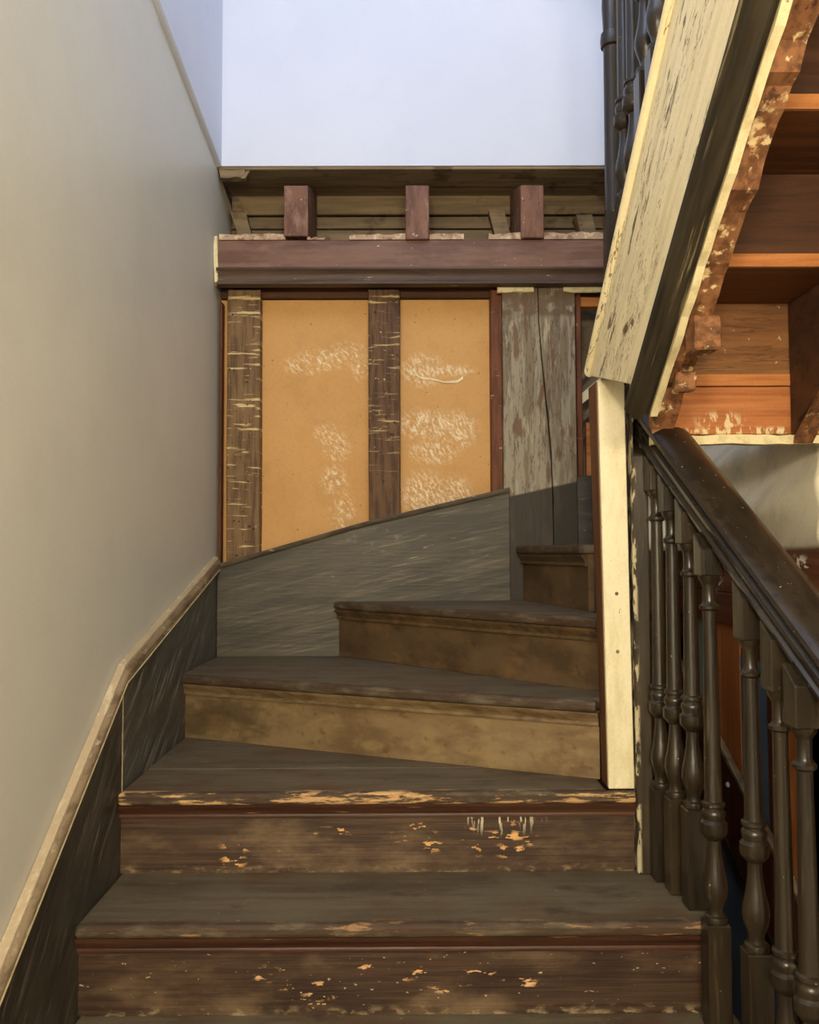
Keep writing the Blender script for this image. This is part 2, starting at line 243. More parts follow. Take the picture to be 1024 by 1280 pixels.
M['panel'] = mat('hardboard_smeared', (204, 156, 94), [dict(c=(190, 138, 76), s=(2, 2, 2), lo=.4, hi=.7, a=.6), dict(c=(206, 158, 92), s=(160, 160, 160), lo=.5, hi=.7, a=.5, d=2), dict(c=(110, 76, 40), s=(60, 60, 60), lo=.76, hi=.78, a=.7, d=1)]+[
    dict(c=(240, 224, 186), s=(90, 20, 45), ry=.7, lo=.47, hi=.62, a=.85, d=8, rg=.8, o=60+k, blobs=b) for k, b in enumerate([
        [((-.37, 3.0, .68), (.10, .2, .05)), ((-.30, 3.0, .70), (.13, .2, .055)), ((-.21, 3.0, .72), (.10, .2, .06)), ((-.16, 3.0, .66), (.05, .2, .06))],
        [((-.29, 3.0, .43), (.06, .2, .05)), ((-.25, 3.0, .38), (.07, .2, .07))], [((-.26, 3.0, .26), (.07, .2, .07)), ((-.23, 3.0, .15), (.06, .2, .10))]])]+[
    dict(c=(242, 228, 194), s=(95, 20, 42), ry=.5, lo=.45, hi=.60, a=.85, d=8, rg=.8, o=70+k, blobs=b) for k, b in enumerate([
        [((.07, 3.0, .46), (.14, .2, .075)), ((.18, 3.0, .44), (.11, .2, .09)), ((.10, 3.0, .36), (.12, .2, .06))], [((.07, 3.0, .20), (.12, .2, .12)), ((.18, 3.0, .2), (.08, .2, .10))],
        [((.06, 3.0, .66), (.10, .2, .08)), ((.16, 3.0, .66), (.12, .2, .03))]])], .6, ((120, 120, 120), .15))
M['streak'] = mat('plaster_streak', (236, 224, 188), [dict(c=(206, 184, 136), s=(40, 40, 60), lo=.45, hi=.65, a=.6)], .8, ((40, 40, 60), .4))
M['red_strip'] = mat('red_brown_furring', (112, 66, 40), [dict(c=(84, 46, 28), s=(40, 40, 5), lo=.42, hi=.62, a=.8), dict(c=(190, 150, 110), s=(16, 16, 60), lo=.66, hi=.70, a=.8, d=4), dict(c=(44, 26, 18), s=(50, 50, 50), lo=.71, hi=.73, a=.9, d=1)], .6, ((40, 40, 6), .3))
def post_paint(dark): return [((-.22, 0, 1), .105, .115)] if not dark else [((.22, 0, -1), -.118, -.108)]
M['post'] = mat('grey_painted_post', (150, 140, 118), [dict(c=(118, 104, 82), s=(30, 30, 3), lo=.45, hi=.6, a=.9, d=7), dict(c=(70, 54, 40), s=(40, 40, 3), line=.015, a=.7, o=19), dict(c=(104, 74, 54), s=(34, 34, 8), lo=.52, hi=.62, a=.85, d=7, o=7), dict(c=(178, 168, 142), s=(40, 40, 8), lo=.58, hi=.68, a=.7, d=6, o=11),
    dict(c=(98, 76, 54), s=(24, 24, 24), lo=.36, hi=.5, a=.85, d=6, o=13, planes=[((0, 0, 1), .83, .85)]),
    dict(c=(54, 47, 37), s=(1, 1, 1), lo=-1, hi=-.5, planes=[((.22, 0, -1), -.118, -.108)]), dict(c=(80, 72, 58), s=(20, 20, 5), lo=.52, hi=.7, a=.6, o=17, planes=[((.22, 0, -1), -.118, -.108)])], .55, ((40, 40, 5), .4))
M['crack'] = mat('crack_shadow_wood', (40, 28, 18), [dict(c=(60, 44, 30), s=(40, 40, 5), lo=.5, hi=.6)], .8)
M['blue'] = mat('dark_blue_paint', (92, 108, 130), [dict(c=(80, 94, 114), s=(5, 5, 5), lo=.4, hi=.7)], .5, ((10, 10, 10), .1))
M['teal'] = wood('pale_teal_board', (132, 140, 128), (110, 118, 106), (150, 156, 140), gz, .5)
M['orange_board'] = wood('orange_board', (176, 106, 56), (150, 86, 44), (190, 122, 70), gz, .55)
M['red_board'] = wood('dark_red_board', (88, 44, 30), (62, 30, 20), (104, 60, 40), gz, .55)
M['brown_board'] = wood('brown_rail_board', (110, 66, 44), (80, 46, 30), (134, 90, 62), gy, .55, [dict(c=(236, 230, 214), s=(40, 40, 60), lo=.5, hi=.56, a=.95, d=6, blobs=[((.95, 2.55, -.09), (.3, .07, .06)), ((.95, 2.0, -.04), (.3, .06, .04))])])
M['pale'] = mat('pale_blue_finish', (190, 200, 214), [dict(c=(170, 180, 196), s=(10, 10, 4), lo=.4, hi=.6)], .5)
M['floor'] = wood('hall_floorboard', (110, 86, 58), (84, 64, 42), (128, 104, 74), gy, .5)
M['lath'] = wood('grey_lath', (128, 112, 90), (96, 82, 64), (150, 134, 110), (20, 20, 20), .7)

# ------------------------------------------------------------ setting
XW = -.676; XF = -.664
ZL = at(520, 207, 'y', 2.95).z
b = MB(); b.yz([(-2.2, -1.55), (3.7, -1.55), (3.7, 1.25), (2.95, 1.385), (2.24, 1.475), (0, 1.86), (-2.2, 2.2)], XW-.2, XW)
struct(b.build('wall_left', M['plaster']), 'smooth grey plaster wall rising along the left side of the stair')
b = MB(); b.yz([(-2.2, 2.2), (0, 1.86), (2.24, 1.475), (2.949, 1.385), (2.949, 3.6), (-2.2, 3.6)], -.9, at(278, 100, 'y', 2.95).x)
struct(b.build('wall_left', M['white'], bevel=.004), 'paler upper strip of left wall above a slanting plaster edge')
b = MB(); b.box(-.9, 1.5, 2.95, 3.02, ZL, 3.6)
struct(b.build('wall_back', M['white']), 'bluish white painted wall above the exposed floor framing')
b = MB(); b.box(-.9, 1.5, 3.7, 3.8, -1.55, 3.6)
struct(b.build('wall_back', M['brown_raw']), 'dim boarded wall far behind the exposed studs')
b = MB(); b.box(1.34, 1.5, -2.2, 3.7, -1.55, 3.6); struct(b.build('wall_right', M['plaster']), 'plaster wall on the far right side of the stair hall')
b = MB(); b.box(-.9, 1.5, -2.3, -2.2, -1.55, 3.6); struct(b.build('wall_front', M['plaster']), 'plaster wall behind the viewer at the hall end')
b = MB(); b.box(-.9, 1.5, -2.3, 3.8, 3.6, 3.7); struct(b.build('ceiling', M['white']), 'white ceiling high over the stairwell', 'ceiling')
b = MB(); b.box(-.9, 1.5, -2.3, 3.8, -1.6, -1.5015); struct(b.build('floor', M['floor']), 'hall floor at the foot of the stair', 'floor')

# skirtings
def P(px, py): v = at(px, py, 'x', XF); return (v.y, v.z)
k0 = P(0, 1232); k1 = P(154, 852); k2 = P(269, 713)
s = (k1[1]-k0[1])/(k1[0]-k0[0]); k00 = (.75, k0[1]+s*(.75-k0[0]))
b = MB(); b.yz([(.75, -1.5), (k1[0], -1.2), k1, k00], XW, XF)
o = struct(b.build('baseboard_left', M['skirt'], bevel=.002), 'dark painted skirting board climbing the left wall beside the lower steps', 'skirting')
cp_ = [(-.012, 0), (.010, -.001), (.013, .006), (.008, .011), (.015, .018), (.013, .027), (.004, .033), (-.012, .035)]
b = MB(); b.sweep(cp_, [((XF, *k00), (1, 0, 0)), ((XF, *k1), (1, 0, 0))]); smooth_by_angle(b.build('cap_moulding', M['cap'], o, label='worn tan rounded cap on the skirting top'), 50)
b = MB(); b.yz([(k1[0]+.002, -.9), (2.934, -.9), (2.934, k2[1]+.01), k2, (k1[0]+.002, k1[1])], XW, XF-.001)
o = struct(b.build('baseboard_left', M['skirt_lit'], bevel=.002), 'short dark skirting board on the left wall beside the first winders', 'skirting')
b = MB(); b.sweep(cp_, [((XF, *k1), (1, 0, 0)), ((XF, 2.936, k2[1]+.006), (1, 0, 0))]); smooth_by_angle(b.build('cap_moulding', M['cap'], o, label='worn tan rounded cap on the skirting top'), 50)
YS = 2.936
q0 = at(270, 711, 'y', YS); q1 = at(637, 615, 'y', YS)
SKB = MB(); SKB.xz([(XF, -.75), (q1.x, -.75), (q1.x, q1.z), (q0.x+(q1.x-q0.x)*.5, (q0.z+q1.z)/2+.012), (XF, q0.z)], YS, YS+.02)
b = MB(); b.box(XF-.0005, XF+.0012, k1[0]-.002, k1[0]+.003, -.62, k1[1]-.004); b.build('paint_line', M['cap_light'], o, label='pale line along the upright joint')
for o_, pts in ((o, [k1, (2.936, k2[1]+.006)]),):
    b = MB(); b.sweep([(-.004, .0335), (.006, .0335), (.005, .0385), (-.011, .043)], [((XF, y_, z_), (1, 0, 0)) for y_, z_ in [k00]+pts]); b.build('paint_line', M['cap_light'], o_, label='paler paint line above the cap')
    b = MB(); b.sweep([(.0005, -.004), (.0125, -.004), (.0125, -.0012), (.0005, -.0012)], [((XF, y_, z_), (1, 0, 0)) for y_, z_ in [k00]+pts]); b.build('paint_line', M['plaster_edge'], o_, label='pale line under the cap')
o = struct(SKB.build('baseboard_back', M['skirt_back'], bevel=.002), 'wide grained dark skirting board across the back above the winder steps', 'skirting')
cb = [(-.008, 0), (.01, 0), (.013, .008), (.008, .016), (-.008, .017)]
b = MB(); b.sweep(cb, [((XF, YS, q0.z), (0, -1, 0)), ((q0.x+(q1.x-q0.x)*.5, YS, (q0.z+q1.z)/2+.012), (0, -1, 0)), ((q1.x, YS, q1.z), (0, -1, 0))]); smooth_by_angle(b.build('cap_moulding', M['cap_back'], o), 50)
q2 = at(722, 597, 'y', YS); q3 = at(760, 588, 'y', YS)
b = MB(); b.xz([(q2.x, -.3), (q3.x+.1, -.3), (q3.x+.1, q3.z+.02), (q2.x, q2.z)], YS+.004, YS+.02)
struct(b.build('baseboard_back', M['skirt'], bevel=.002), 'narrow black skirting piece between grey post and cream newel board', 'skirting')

# ------------------------------------------------------------ lower winder staircase
st = thing('winder_staircase', (0, 1.7, -1.5015), 'worn dark wooden staircase turning right in winder steps below the bare framing', 'staircase')
def nosed(A, B, off):
    d = Vector((B[0]-A[0], B[1]-A[1], 0)).normalized(); n = Vector((d.y, -d.x, 0))
    return (A[0]+n.x*off, A[1]+n.y*off), (B[0]+n.x*off, B[1]+n.y*off)
TH = .028
def edge_mat(name, A, B, z, worn, strength):
    """tread finish with its nosing edge worn along the line A-B"""
    d = Vector((B[0]-A[0], B[1]-A[1], 0)).normalized(); n = Vector((d.y, -d.x, 0)); k = n.dot(Vector((A[0], A[1], 0)))
    return tread_mat(name, [dict(c=(58, 40, 28), s=(14, 14, 60), lo=.3, hi=.55, a=.75, d=6, planes=[(tuple(n), k-.022, k-.008)]), dict(c=worn, s=(9, 30, 70), lo=strength, hi=strength+.08, a=.95, d=7, rg=.7, planes=[(tuple(n), k-.03, k-.014)])])
def step(n, A, B, poly, riser_m, cove_m, worn, strength, rl, tl=None):
    """A,B riser line left->right; poly the remaining tread outline after the nose line (right to left)"""
    a, c = nosed(A, B, .028); z = Lv(n)
    m = edge_mat('tread_worn_%d' % (n+9), a, c, z, worn, strength)
    b = MB(); b.plan([a, c]+poly, z-TH, z); b.build('tread', m, st, bevel=.009, seg=3, label=tl)
    d = Vector((B[0]-A[0], B[1]-A[1], 0)); a2, c2 = nosed(A, B, -.018)
    b = MB(); b.plan([A, B, c2, a2], Lv(n-1)+.0005, z-TH-.0005); b.build('riser', riser_m, st, label=rl)
    nn = Vector((d.y, -d.x, 0)).normalized()
    cv = [(-.001, 0), (.021, 0), (.020, -.008), (.013, -.014), (.009, -.024), (.011, -.027), (.010, -.033), (-.001, -.035)]
    b = MB(); b.sweep(cv, [((A[0], A[1], z-TH-.0005), nn), ((B[0], B[1], z-TH-.0005), nn)]); smooth_by_angle(b.build('cove_moulding', cove_m, st), 50)
XR = .64
yr = {1: 1.728, 2: 1.971, 0: 1.523, -1: 1.25, -2: 1.0}
A3, B3 = (XF, 2.528), (.466, 2.045); A4, B4 = (-.236, YS-.001), (.500, 2.165); A5, B5 = (.41, YS-.001), (.515, 2.37)
step(-2, (XF, yr[-2]), (.70, yr[-2]), [(.68, yr[-1]+.016), (XF, yr[-1]+.016)], M['riser_dark'], M['cove_red'], (150, 110, 70), .6, None)
step(-1, (XF, yr[-1]), (.69, yr[-1]), [(.66, yr[0]+.016), (XF, yr[0]+.016)], M['riser_dark'], M['cove_red'], (150, 110, 70), .6, None)
step(0, (XF, yr[0]), (.66, yr[0]), [(.66, yr[1]+.016), (XF, yr[1]+.016)], M['riser_dark'], M['cove_red'], (150, 110, 70), .6, None)
step(1, (XF, yr[1]), (.632, yr[1]), [(.605, yr[2]+.016), (XF, yr[2]+.016)], M['riser_dark'], M['cove_red'], (150, 116, 82), .565, 'dark reddish riser with chipped pale paint', 'dusty tread with a chipped brown nosing')
step(2, (XF, yr[2]), (.527, yr[2]), [(.527, 1.958), (.462, 1.958), (.462, 2.066), (.22, 2.168), (XF, 2.165)], M['riser_two'], M['cove_red'], (198, 158, 108), .50, 'dark riser with white drips and orange chips', 'tread whose nosing is worn to bare orange wood')
b = MB(); b.plan([(XF, 2.167), (.21, 2.170), (XF, 2.546)], Lv(2)-TH, Lv(2)-.0005); b.build('tread_back_board', M['tread'], st, bevel=.001)
step(3, A3, B3, [(B3[0], 2.076), (.500, 2.076), (.515, 2.165), (-.23, YS-.001), (XF, YS-.001)], M['riser_tan'], M['cove_tan'], (120, 88, 56), .6, 'tan riser rubbed pale', None)
step(4, A4, B4, [(.53, 2.165), (.53, 2.39), (.425, YS-.001)], M['riser_brown'], M['cove_brown'], (120, 84, 52), .62, 'brown streaked riser', None)
step(5, A5, B5, [(.60, 2.37), (.60, YS-.001)], M['riser_brown'], M['cove_brown'], (100, 70, 44), .64, 'small dark riser beside the post', None)
b = MB(); b.yz([(1.05, -1.5), (1.93, -1.5), (1.93, Lv(1)-TH-.002), (yr[1]+.02, Lv(1)-TH-.002), (yr[1]+.02, Lv(0)-TH-.002), (yr[0]+.02, Lv(0)-TH-.002), (yr[0]+.02, Lv(-1)-TH-.002), (yr[-1]+.02, Lv(-1)-TH-.002), (yr[-1]+.02, Lv(-2)-TH-.002), (1.05, Lv(-2)-TH-.002)], .575, .595)
b.build('outer_string', M['dark'], st)

# ------------------------------------------------------------ newel, cream board
nw = thing('newel_post', (.55, 1.985, Lv(1)), 'dark square newel post with peeling white paint along its left edge', 'newel post')
b = MB(); b.hexa([(.5285, 1.948, Lv(1)+.0005), (.567, 1.948, Lv(1)+.0005), (.567, 2.03, Lv(1)+.0005), (.5285, 2.03, Lv(1)+.0005)], [(.5285, 1.948, .224), (.567, 1.948, .224), (.567, 2.03, .282), (.5285, 2.03, .282)]); b.build('post', M['newel'], nw, bevel=.003)
b = MB(); b.box(.5287, .5345, 1.949, 2.02, .22, .40); b.build('post_tip', M['newel'], nw, bevel=.002)
cbd = thing('cover_board', (.497, 2.0, Lv(2)), 'upright cream painted board covering the newel beside the winder steps', 'board')
b = MB(); b.hexa([(.467, 1.960, Lv(2)+.0005), (.527, 1.960, Lv(2)+.0005), (.527, 1.975, Lv(2)+.0005), (.467, 1.975, Lv(2)+.0005)], [(.456, 1.960, .405), (.518, 1.960, .405), (.518, 1.975, .405), (.456, 1.975, .405)])
b.build('front_board', M['cream_post'], cbd, bevel=.002)
b = MB(); b.hexa([(.467, 1.9755, Lv(2)+.0005), (.527, 1.9755, Lv(2)+.0005), (.520, 2.028, Lv(2)+.0005), (.467, 2.028, Lv(2)+.0005)], [(.454, 1.9755, .405), (.518, 1.9755, .405), (.510, 2.06, .405), (.454, 2.06, .405)])
b.build('edge_board', M['post_side'], cbd, bevel=.002, label='bare brown board edge')
for zz in (-.10, -.235):
    b = MB(); b.lathe([(0, .0045), (.0015, .004), (.002, .001)], 0, 0, 8); b.v = [(.492+x, 1.9597-z, zz+y) for x, y, z in b.v]; b.build('nail_head', M['cap'], cbd)

# ------------------------------------------------------------ lower balustrade
DX, SL = -.16, .775
def rl(d): return Vector((.581-.16*(d-1.74), d, .072+SL*(d-1.74)))
prof = [(.016, 0), (.006, .004), (.003, .016), (.010, .021), (.006, .027), (.004, .044), (.013, .051), (.010, .058), (.001, .066), (-.005, .076), (-.004, .086), (.003, .092), (.018, .099), (.04, .104), (.058, .103), (.074, .097), (.084, .086), (.087, .072), (.08, .06), (.083, .045), (.078, .036), (.08, .016), (.072, .004), (.064, 0)]
hr = thing('stair_handrail', rl(1.2), 'broad dark moulded handrail sloping down from newel to the lower right', 'handrail')
pth = []
for i in range(13):
    d = .62+(1.955-.62)*i/12; pth.append((rl(d), (1, 0, 0)))
b = MB(); b.sweep(prof, pth); o = b.build('rail', M['rail'], hr); smooth_by_angle(o, 40)
d0 = rl(1.955); b = MB(); b.sweep([(u*1.0-.001, w*1.04-.002) for u, w in prof], [(d0+Vector((0, .0005, 0)), (1, 0, 0)), (d0+Vector((-.008, .016, .014)), (1.06, 0, 0)), (d0+Vector((-.013, .031, .022)), (1.06, 0, 0))]); smooth_by_angle(b.build('rail_end', M['rail'], hr, label='worn end of the rail where it meets the newel'), 40)

BSQ = .0225
def baluster(cx, cy, z0, ztop, zcap, label, group, m=None, short=False):
    """z0 base, ztop rail underside, zcap lower end of the top block"""
    m = m or M['dark']
    t = thing('baluster', (cx, cy, z0), label, 'baluster', group)
    b = MB(); b.box(cx-BSQ, cx+BSQ, cy-BSQ, cy+BSQ, z0+.0005, z0+.204); b.build('base_block', m, t, bevel=.0025)
    zb = z0+.204; zc = zcap
    pr = [(zb, .021), (zb+.006, .0225), (zb+.012, .021), (zb+.015, .015), (zb+.022, .0135), (zb+.032, .0155), (zb+.048, .0215), (zb+.062, .0245), (zb+.078, .0235), (zb+.100, .0185), (zb+.125, .0145), (zb+.148, .0125), (zb+.158, .013)]
    q = zb+.158
    pr += [(q+.002, .016), (q+.012, .0245), (q+.016, .026), (q+.034, .026), (q+.036, .0235), (q+.040, .0205), (q+.050, .023), (q+.056, .0225), (q+.060, .019), (q+.064, .019), (q+.067, .0225), (q+.073, .0222), (q+.076, .0175), (q+.082, .0168)]
    pr += [(zc-.078, .0130), (zc-.070, .0135), (zc-.066, .019), (zc-.060, .0195), (zc-.056, .0145), (zc-.050, .0125), (zc-.020, .0128), (zc-.014, .015), (zc-.008, .0195), (zc, .021)]
    b = MB(); b.lathe(pr, cx, cy, 20); o = b.build('turned_shaft', m, t); smooth_by_angle(o, 38)
    b = MB(); b.hexa([(cx+i*BSQ, cy+j*BSQ, zc) for i, j in ((-1, -1), (1, -1), (1, 1), (-1, 1))], [(cx+i*BSQ, cy+j*BSQ, ztop+SL*j*BSQ*.97-.001) for i, j in ((-1, -1), (1, -1), (1, 1), (-1, 1))])
    b.build('top_block', m, t, bevel=.002)
    return t
G = 'turned balusters under the lower handrail'
for d, n, lb in [(1.922, 1, 'dark turned baluster closest beside the newel post, on the upper step'), (1.852, 1, 'dark turned baluster second from the newel post, on the upper step'), (1.775, 1, 'dark turned baluster third from the newel, last before the step edge'),
                 (1.674, 0, 'dark turned baluster standing just past the step edge, bulb low down'), (1.556, 0, 'dark turned baluster after the wide gap where one is missing'),
                 (1.469, -1, 'dark turned baluster between the gap baluster and the rightmost one'), (1.385, -1, 'rightmost dark turned baluster at the bottom right frame edge')]:
    cx = .885-.16*d-(.012 if n == 0 and d > 1.6 or d < 1.4 else 0); r = rl(d)
    zc = {1.922: .137, 1.852: .085, 1.775: .014, 1.674: -.05, 1.556: -.165, 1.469: -.245, 1.385: -.29}[d]
    baluster(cx, d, Lv(n), r.z, zc, lb, G)

# ------------------------------------------------------------ upper flight
us = thing('upper_staircase', (.7, 1.4, .26), 'underside of the upper stair flight with cream flaking string and open treads', 'staircase')
C1, C2, SU = 1.927, 1.528, .72
e1 = lambda d: C1-SU*d
e2 = lambda d: C2-SU*d
XS = .454
b = MB(); b.yz([(2.03, e1(2.03)), (2.03, .428), (1.664, e2(1.664)+.004), (.66, e2(.66)), (.66, e1(.66))], XS, XS+.022)
b.build('string_board', M['cream'], us, bevel=.002, label='cream painted string with long dark flakes')
ang = [i*math.pi/8 for i in range(17)]
b = MB(); b.sweep([(-.013*math.sin(t), .013*math.cos(t)*1.2-.010) for t in ang], [((XS+.0005, 2.045, e1(2.045)), (1, 0, 0)), ((XS+.0005, 1.5, e1(1.5)), (1, 0, 0)), ((XS+.0005, .66, e1(.66)), (1, 0, 0))])
smooth_by_angle(b.build('bead_moulding', M['cream'], us, label='rounded cream bead on the upper string edge'), 50)
hp = [(0, 0), (-.004, -.004), (-.006, -.012), (-.002, -.020), (.004, -.022), (.007, -.030), (.020, -.034), (.034, -.031), (.036, -.024), (.040, -.024), (.043, -.030), (.044, 0)]
b = MB(); b.sweep(hp, [((XS, 1.70, e2(1.70)-.001), (1, 0, 0)), ((XS, 1.2, e2(1.2)-.001), (1, 0, 0)), ((XS, .66, e2(.66)-.001), (1, 0, 0))])
smooth_by_angle(b.build('half_rail', M['black'], us, label='black moulded half rail under the string'), 40)
random.seed(3)
def ragged(c, s, d0, d1, n, amp, bias=0): return [(d0+(d1-d0)*i/n, c-s*(d0+(d1-d0)*i/n)+random.uniform(-amp, amp)+bias) for i in range(n+1)]
b = MB(); b.yz(ragged(1.492, SU, 1.69, .66, 36, .004)+[(.66, 1.60-SU*.66), (1.69, 1.60-SU*1.69)], .4985, .513)
b.build('plaster_edge', M['plaster_edge'], us, label='thin cream plaster edge')
yk = {7: 1.87, 8: 1.63, 9: 1.39, 10: 1.15, 11: .91, 12: .67}
def saw(x0, x1, bottom, name, m, lab=None):
    top = [(.66, Lv(12)-TH-.002)]
    for n in (11, 10, 9, 8, 7):
        top += [(yk[n]-.004, Lv(n+1)-TH-.002), (yk[n]-.004, Lv(n)-TH-.002)]
    top = top[:-1]+[(1.866, Lv(8)-TH-.002)]
    # stepped top from low front to the far end
    b = MB(); b.yz(bottom+top, x0, x1); return b.build(name, m, us, label=lab)
saw(.5135, .556, ragged(1.500, SU, 1.72, .66, 44, .011), 'carriage', M['torn'], 'rough torn timber carriage with lath and plaster remains')
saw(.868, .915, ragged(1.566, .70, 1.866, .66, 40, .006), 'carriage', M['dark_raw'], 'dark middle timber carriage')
b = MB(); b.yz(ragged(1.548, .70, 1.866, .9, 30, .006)+[(.9, 1.5655-.70*.9-.007), (1.866, 1.5655-.70*1.866-.007)], .872, .915); b.build('torn_edge', M['torn'], us)
for n in (7, 8, 9, 10, 11):
    z = Lv(n); y0 = yk[n]
    b = MB(); b.box(.558, 1.335, y0, y0+.262, z-TH, z); tr = b.build('tread', M['under'], us, bevel=.002); b = MB(); b.box(.558, 1.335, y0-.003, y0-.0003, z-TH+.001, z-.001); b.build('lit_edge', M['orange'], tr, label='bare wood edge coloured brighter as if lit')  # strip paints the light on the rear edge, against the shade-coloured underside
    b = MB(); b.box(.558, 1.335, y0+.003, y0+.022, z+.0005, Lv(n+1)-TH-.0005); b.build('riser', M['brown_raw'] if n == 7 else M['dark_raw'], us)  # risers above the lowest get darker wood to paint in their shadow
b = MB(); b.box(.5565, 1.335, 1.873, 1.90, .262, Lv(7)-TH-.0005); b.build('trimmer_board', M['orange_white'], us, bevel=.002, label='orange raw board smeared with plaster')
b = MB(); b.xz([(.5565, .240)]+[(.5565+.778*i/30, .240+random.uniform(-.002, .002)) for i in range(1, 31)]+[(1.335-.778*i/30, .2615+random.uniform(-.004, .0)) for i in range(31)], 1.871, 1.90); b.build('plaster_lip', M['plaster_edge'], us)
random.seed(5)
for (x, d, z, sx, sy_, sz, lab) in [(.541, 1.50, 1.470-SU*1.50, .024, .05, .032, 1), (.540, 1.60, 1.478-SU*1.60, .02, .025, .02, 0)]:
    b = MB(); b.box(x-sx, x+sx, d-sy_/2, d+sy_/2, z-sz, z+sz); b.build('packing_block', M['torn'], us, bevel=.004, sub=2, jit=.003)
# curved plaster soffit under the winders
vs = []; NU, NV = 40, 22
for j in range(NV+1):
    for i in range(NU+1):
        u = i/NU; v = j/NV
        if u < .45: X, Y = .975, 1.94+u/.45*.365
        else:
            a = (u-.45)/.55*math.pi/2; X, Y = .975-.30*(1-math.cos(a)), 2.305+.42*math.sin(a)
        Z = -.0+(.30+.12*u)*v
        lump = .012*math.sin(9*Y+14*v+2*X)+.008*math.sin(17*X-11*v)+.03*math.sin(v*math.pi)*math.sin(3*Y+1)
        k = 0
        vs.append((X-lump-k*(1-u)*.5, Y-lump*.5-k*u, Z))
fs = [(j*(NU+1)+i, j*(NU+1)+i+1, (j+1)*(NU+1)+i+1, (j+1)*(NU+1)+i) for j in range(NV) for i in range(NU)]
b = MB(); b.add(vs, fs); o = b.build('plaster_soffit', M['soffit_plaster'], smooth=True); sd = o.modifiers.new('solid', 'SOLIDIFY'); sd.thickness = .02; sd.offset = 1
tag(o, 'lumpy curved cream plaster soffit under the upper winder steps', 'plaster')

# upper newel and balusters
un = thing('newel_post', (.532, 2.085, .40), 'dark upper newel with ringed round shaft above the cream string foot', 'newel post')
b = MB(); b.box(.508, .556, 2.062, 2.108, .40, .855); b.build('base_block', M['dark'], un, bevel=.003)
b = MB(); b.lathe([(.855, .023), (.862, .024), (.870, .0225), (1.285, .021), (1.288, .0215), (1.292, .027), (1.308, .029), (1.326, .027), (1.330, .021), (1.36, .022), (1.40, .024), (1.46, .021), (1.52, .019)], .532, 2.085, 20); smooth_by_angle(b.build('turned_shaft', M['dark'], un), 38)
b = MB(); b.box(.507, .557, 2.06, 2.11, 1.52, 1.70); b.build('top_block', M['dark'], un, bevel=.003)
G2 = 'turned balusters above the cream string'
SLs = SL; SL = -.75
def ur(d): return 1.66+.75*(2.05-d)
for d, n, lb in [(1.85, 8, 'dark upper baluster nearest the upper newel, behind the cream string'), (1.775, 8, 'dark upper baluster second from the upper newel, behind the cream string'), (1.68, 9, 'dark upper baluster third from upper newel, bulb near the frame top'), (1.60, 9, 'dark upper baluster fourth from upper newel, mostly hidden by the string')]:
    baluster(.501, d, Lv(n), ur(d), ur(d)-.12, lb, G2)
SL = SLs
b = MB(); b.sweep(prof, [(Vector((.461, d, ur(d))), (1, 0, 0)) for d in (2.055, 1.6, 1.2, .66)])
tag(smooth_by_angle(b.build('stair_handrail', M['rail']), 40), 'upper dark handrail carried by the upper balusters, above the picture edge', 'handrail')

# ------------------------------------------------------------ exposed back wall framing
YB = 2.965
def bx(px, y): return at(px, 480, 'y', y).x
def stud(name, p0, p1, y0, y1, z0, z1, m, label, cat, group=None, jit=.0015):
    b = MB(); b.box(bx(p0, y0), bx(p1, y0), y0, y1, z0, z1)
    o = b.build(name, m, bevel=.003, sub=6, jit=jit); return tag(o, label, cat, group)
ZT = .945
stud('wall_stud', 284, 325, YB, YB+.07, -.2, ZT, M['stud'], 'rough brown stud with cream lath marks in the left corner', 'stud')
stud('wall_stud', 461, 500, YB, YB+.07, -.2, ZT, M['stud_dark'], 'rough dark brown stud between the two orange panels', 'stud')
stud('furring_strip', 613.5, 628.2, YB+.012, YB+.06, -.1, ZT, M['red_strip'], 'narrow red-brown strip left of the grey post', 'strip')
stud('furring_strip', 721, 728, YB+.012, YB+.06, -.1, ZT, M['red_strip'], 'narrow red-brown strip right of the grey post', 'strip')
stud('furring_strip', 274.5, 277, YB-.005, YB+.04, -.1, .9, M['red_strip'], 'thin brown strip in the corner against the left wall', 'strip', jit=0)
def panel(p0, p1, label, z1):
    y = YB+.052; b = MB(); b.box(bx(p0, y), bx(p1, y), y, y+.012, -.25, z1); return tag(b.build('hardboard_panel', M['panel']), label, 'panel')
panel(322, 463, 'orange hardboard panel with plaster smears between the two studs', .92)
panel(499, 612.6, 'orange hardboard panel with white plaster streak left of grey post', .92)
panel(276, 286, 'thin sliver of orange hardboard showing between left wall and stud', .92)
y = YB+.052
for (pts, w, lab) in [([(520, 469), (528, 473), (541, 474), (556, 478), (572, 477), (579, 472)], 4.0, 1)]:
    v = [at(px, py, 'y', y-.002) for px, py in pts]
    wd = [.004, .006, .005, .005, .010, .012]
    b = MB()
    for i in range(len(v)-1):
        a, c = v[i], v[i+1]
        b.hexa([(a.x, y-.004, a.z-wd[i]/2), (c.x, y-.004, c.z-wd[i+1]/2), (c.x, y-.0002, c.z-wd[i+1]/2), (a.x, y-.0002, a.z-wd[i]/2)], [(a.x, y-.004, a.z+wd[i]/2), (c.x, y-.004, c.z+wd[i+1]/2), (c.x, y-.0002, c.z+wd[i+1]/2), (a.x, y-.0002, a.z+wd[i]/2)])
    tag(b.build('plaster_streak', M['streak']), 'thick white streak of dried plaster on the right orange panel', 'plaster')
b = MB(); b.box(-.67, bx(760, 3.0)+.1, YB+.035, YB+.052, at(300, 373, 'y', YB+.035).z, 1.03)
tag(b.build('head_rail', M['dark_raw'], bevel=.002), 'dark brown rail under the beam, along the top of the orange panels', 'rail')
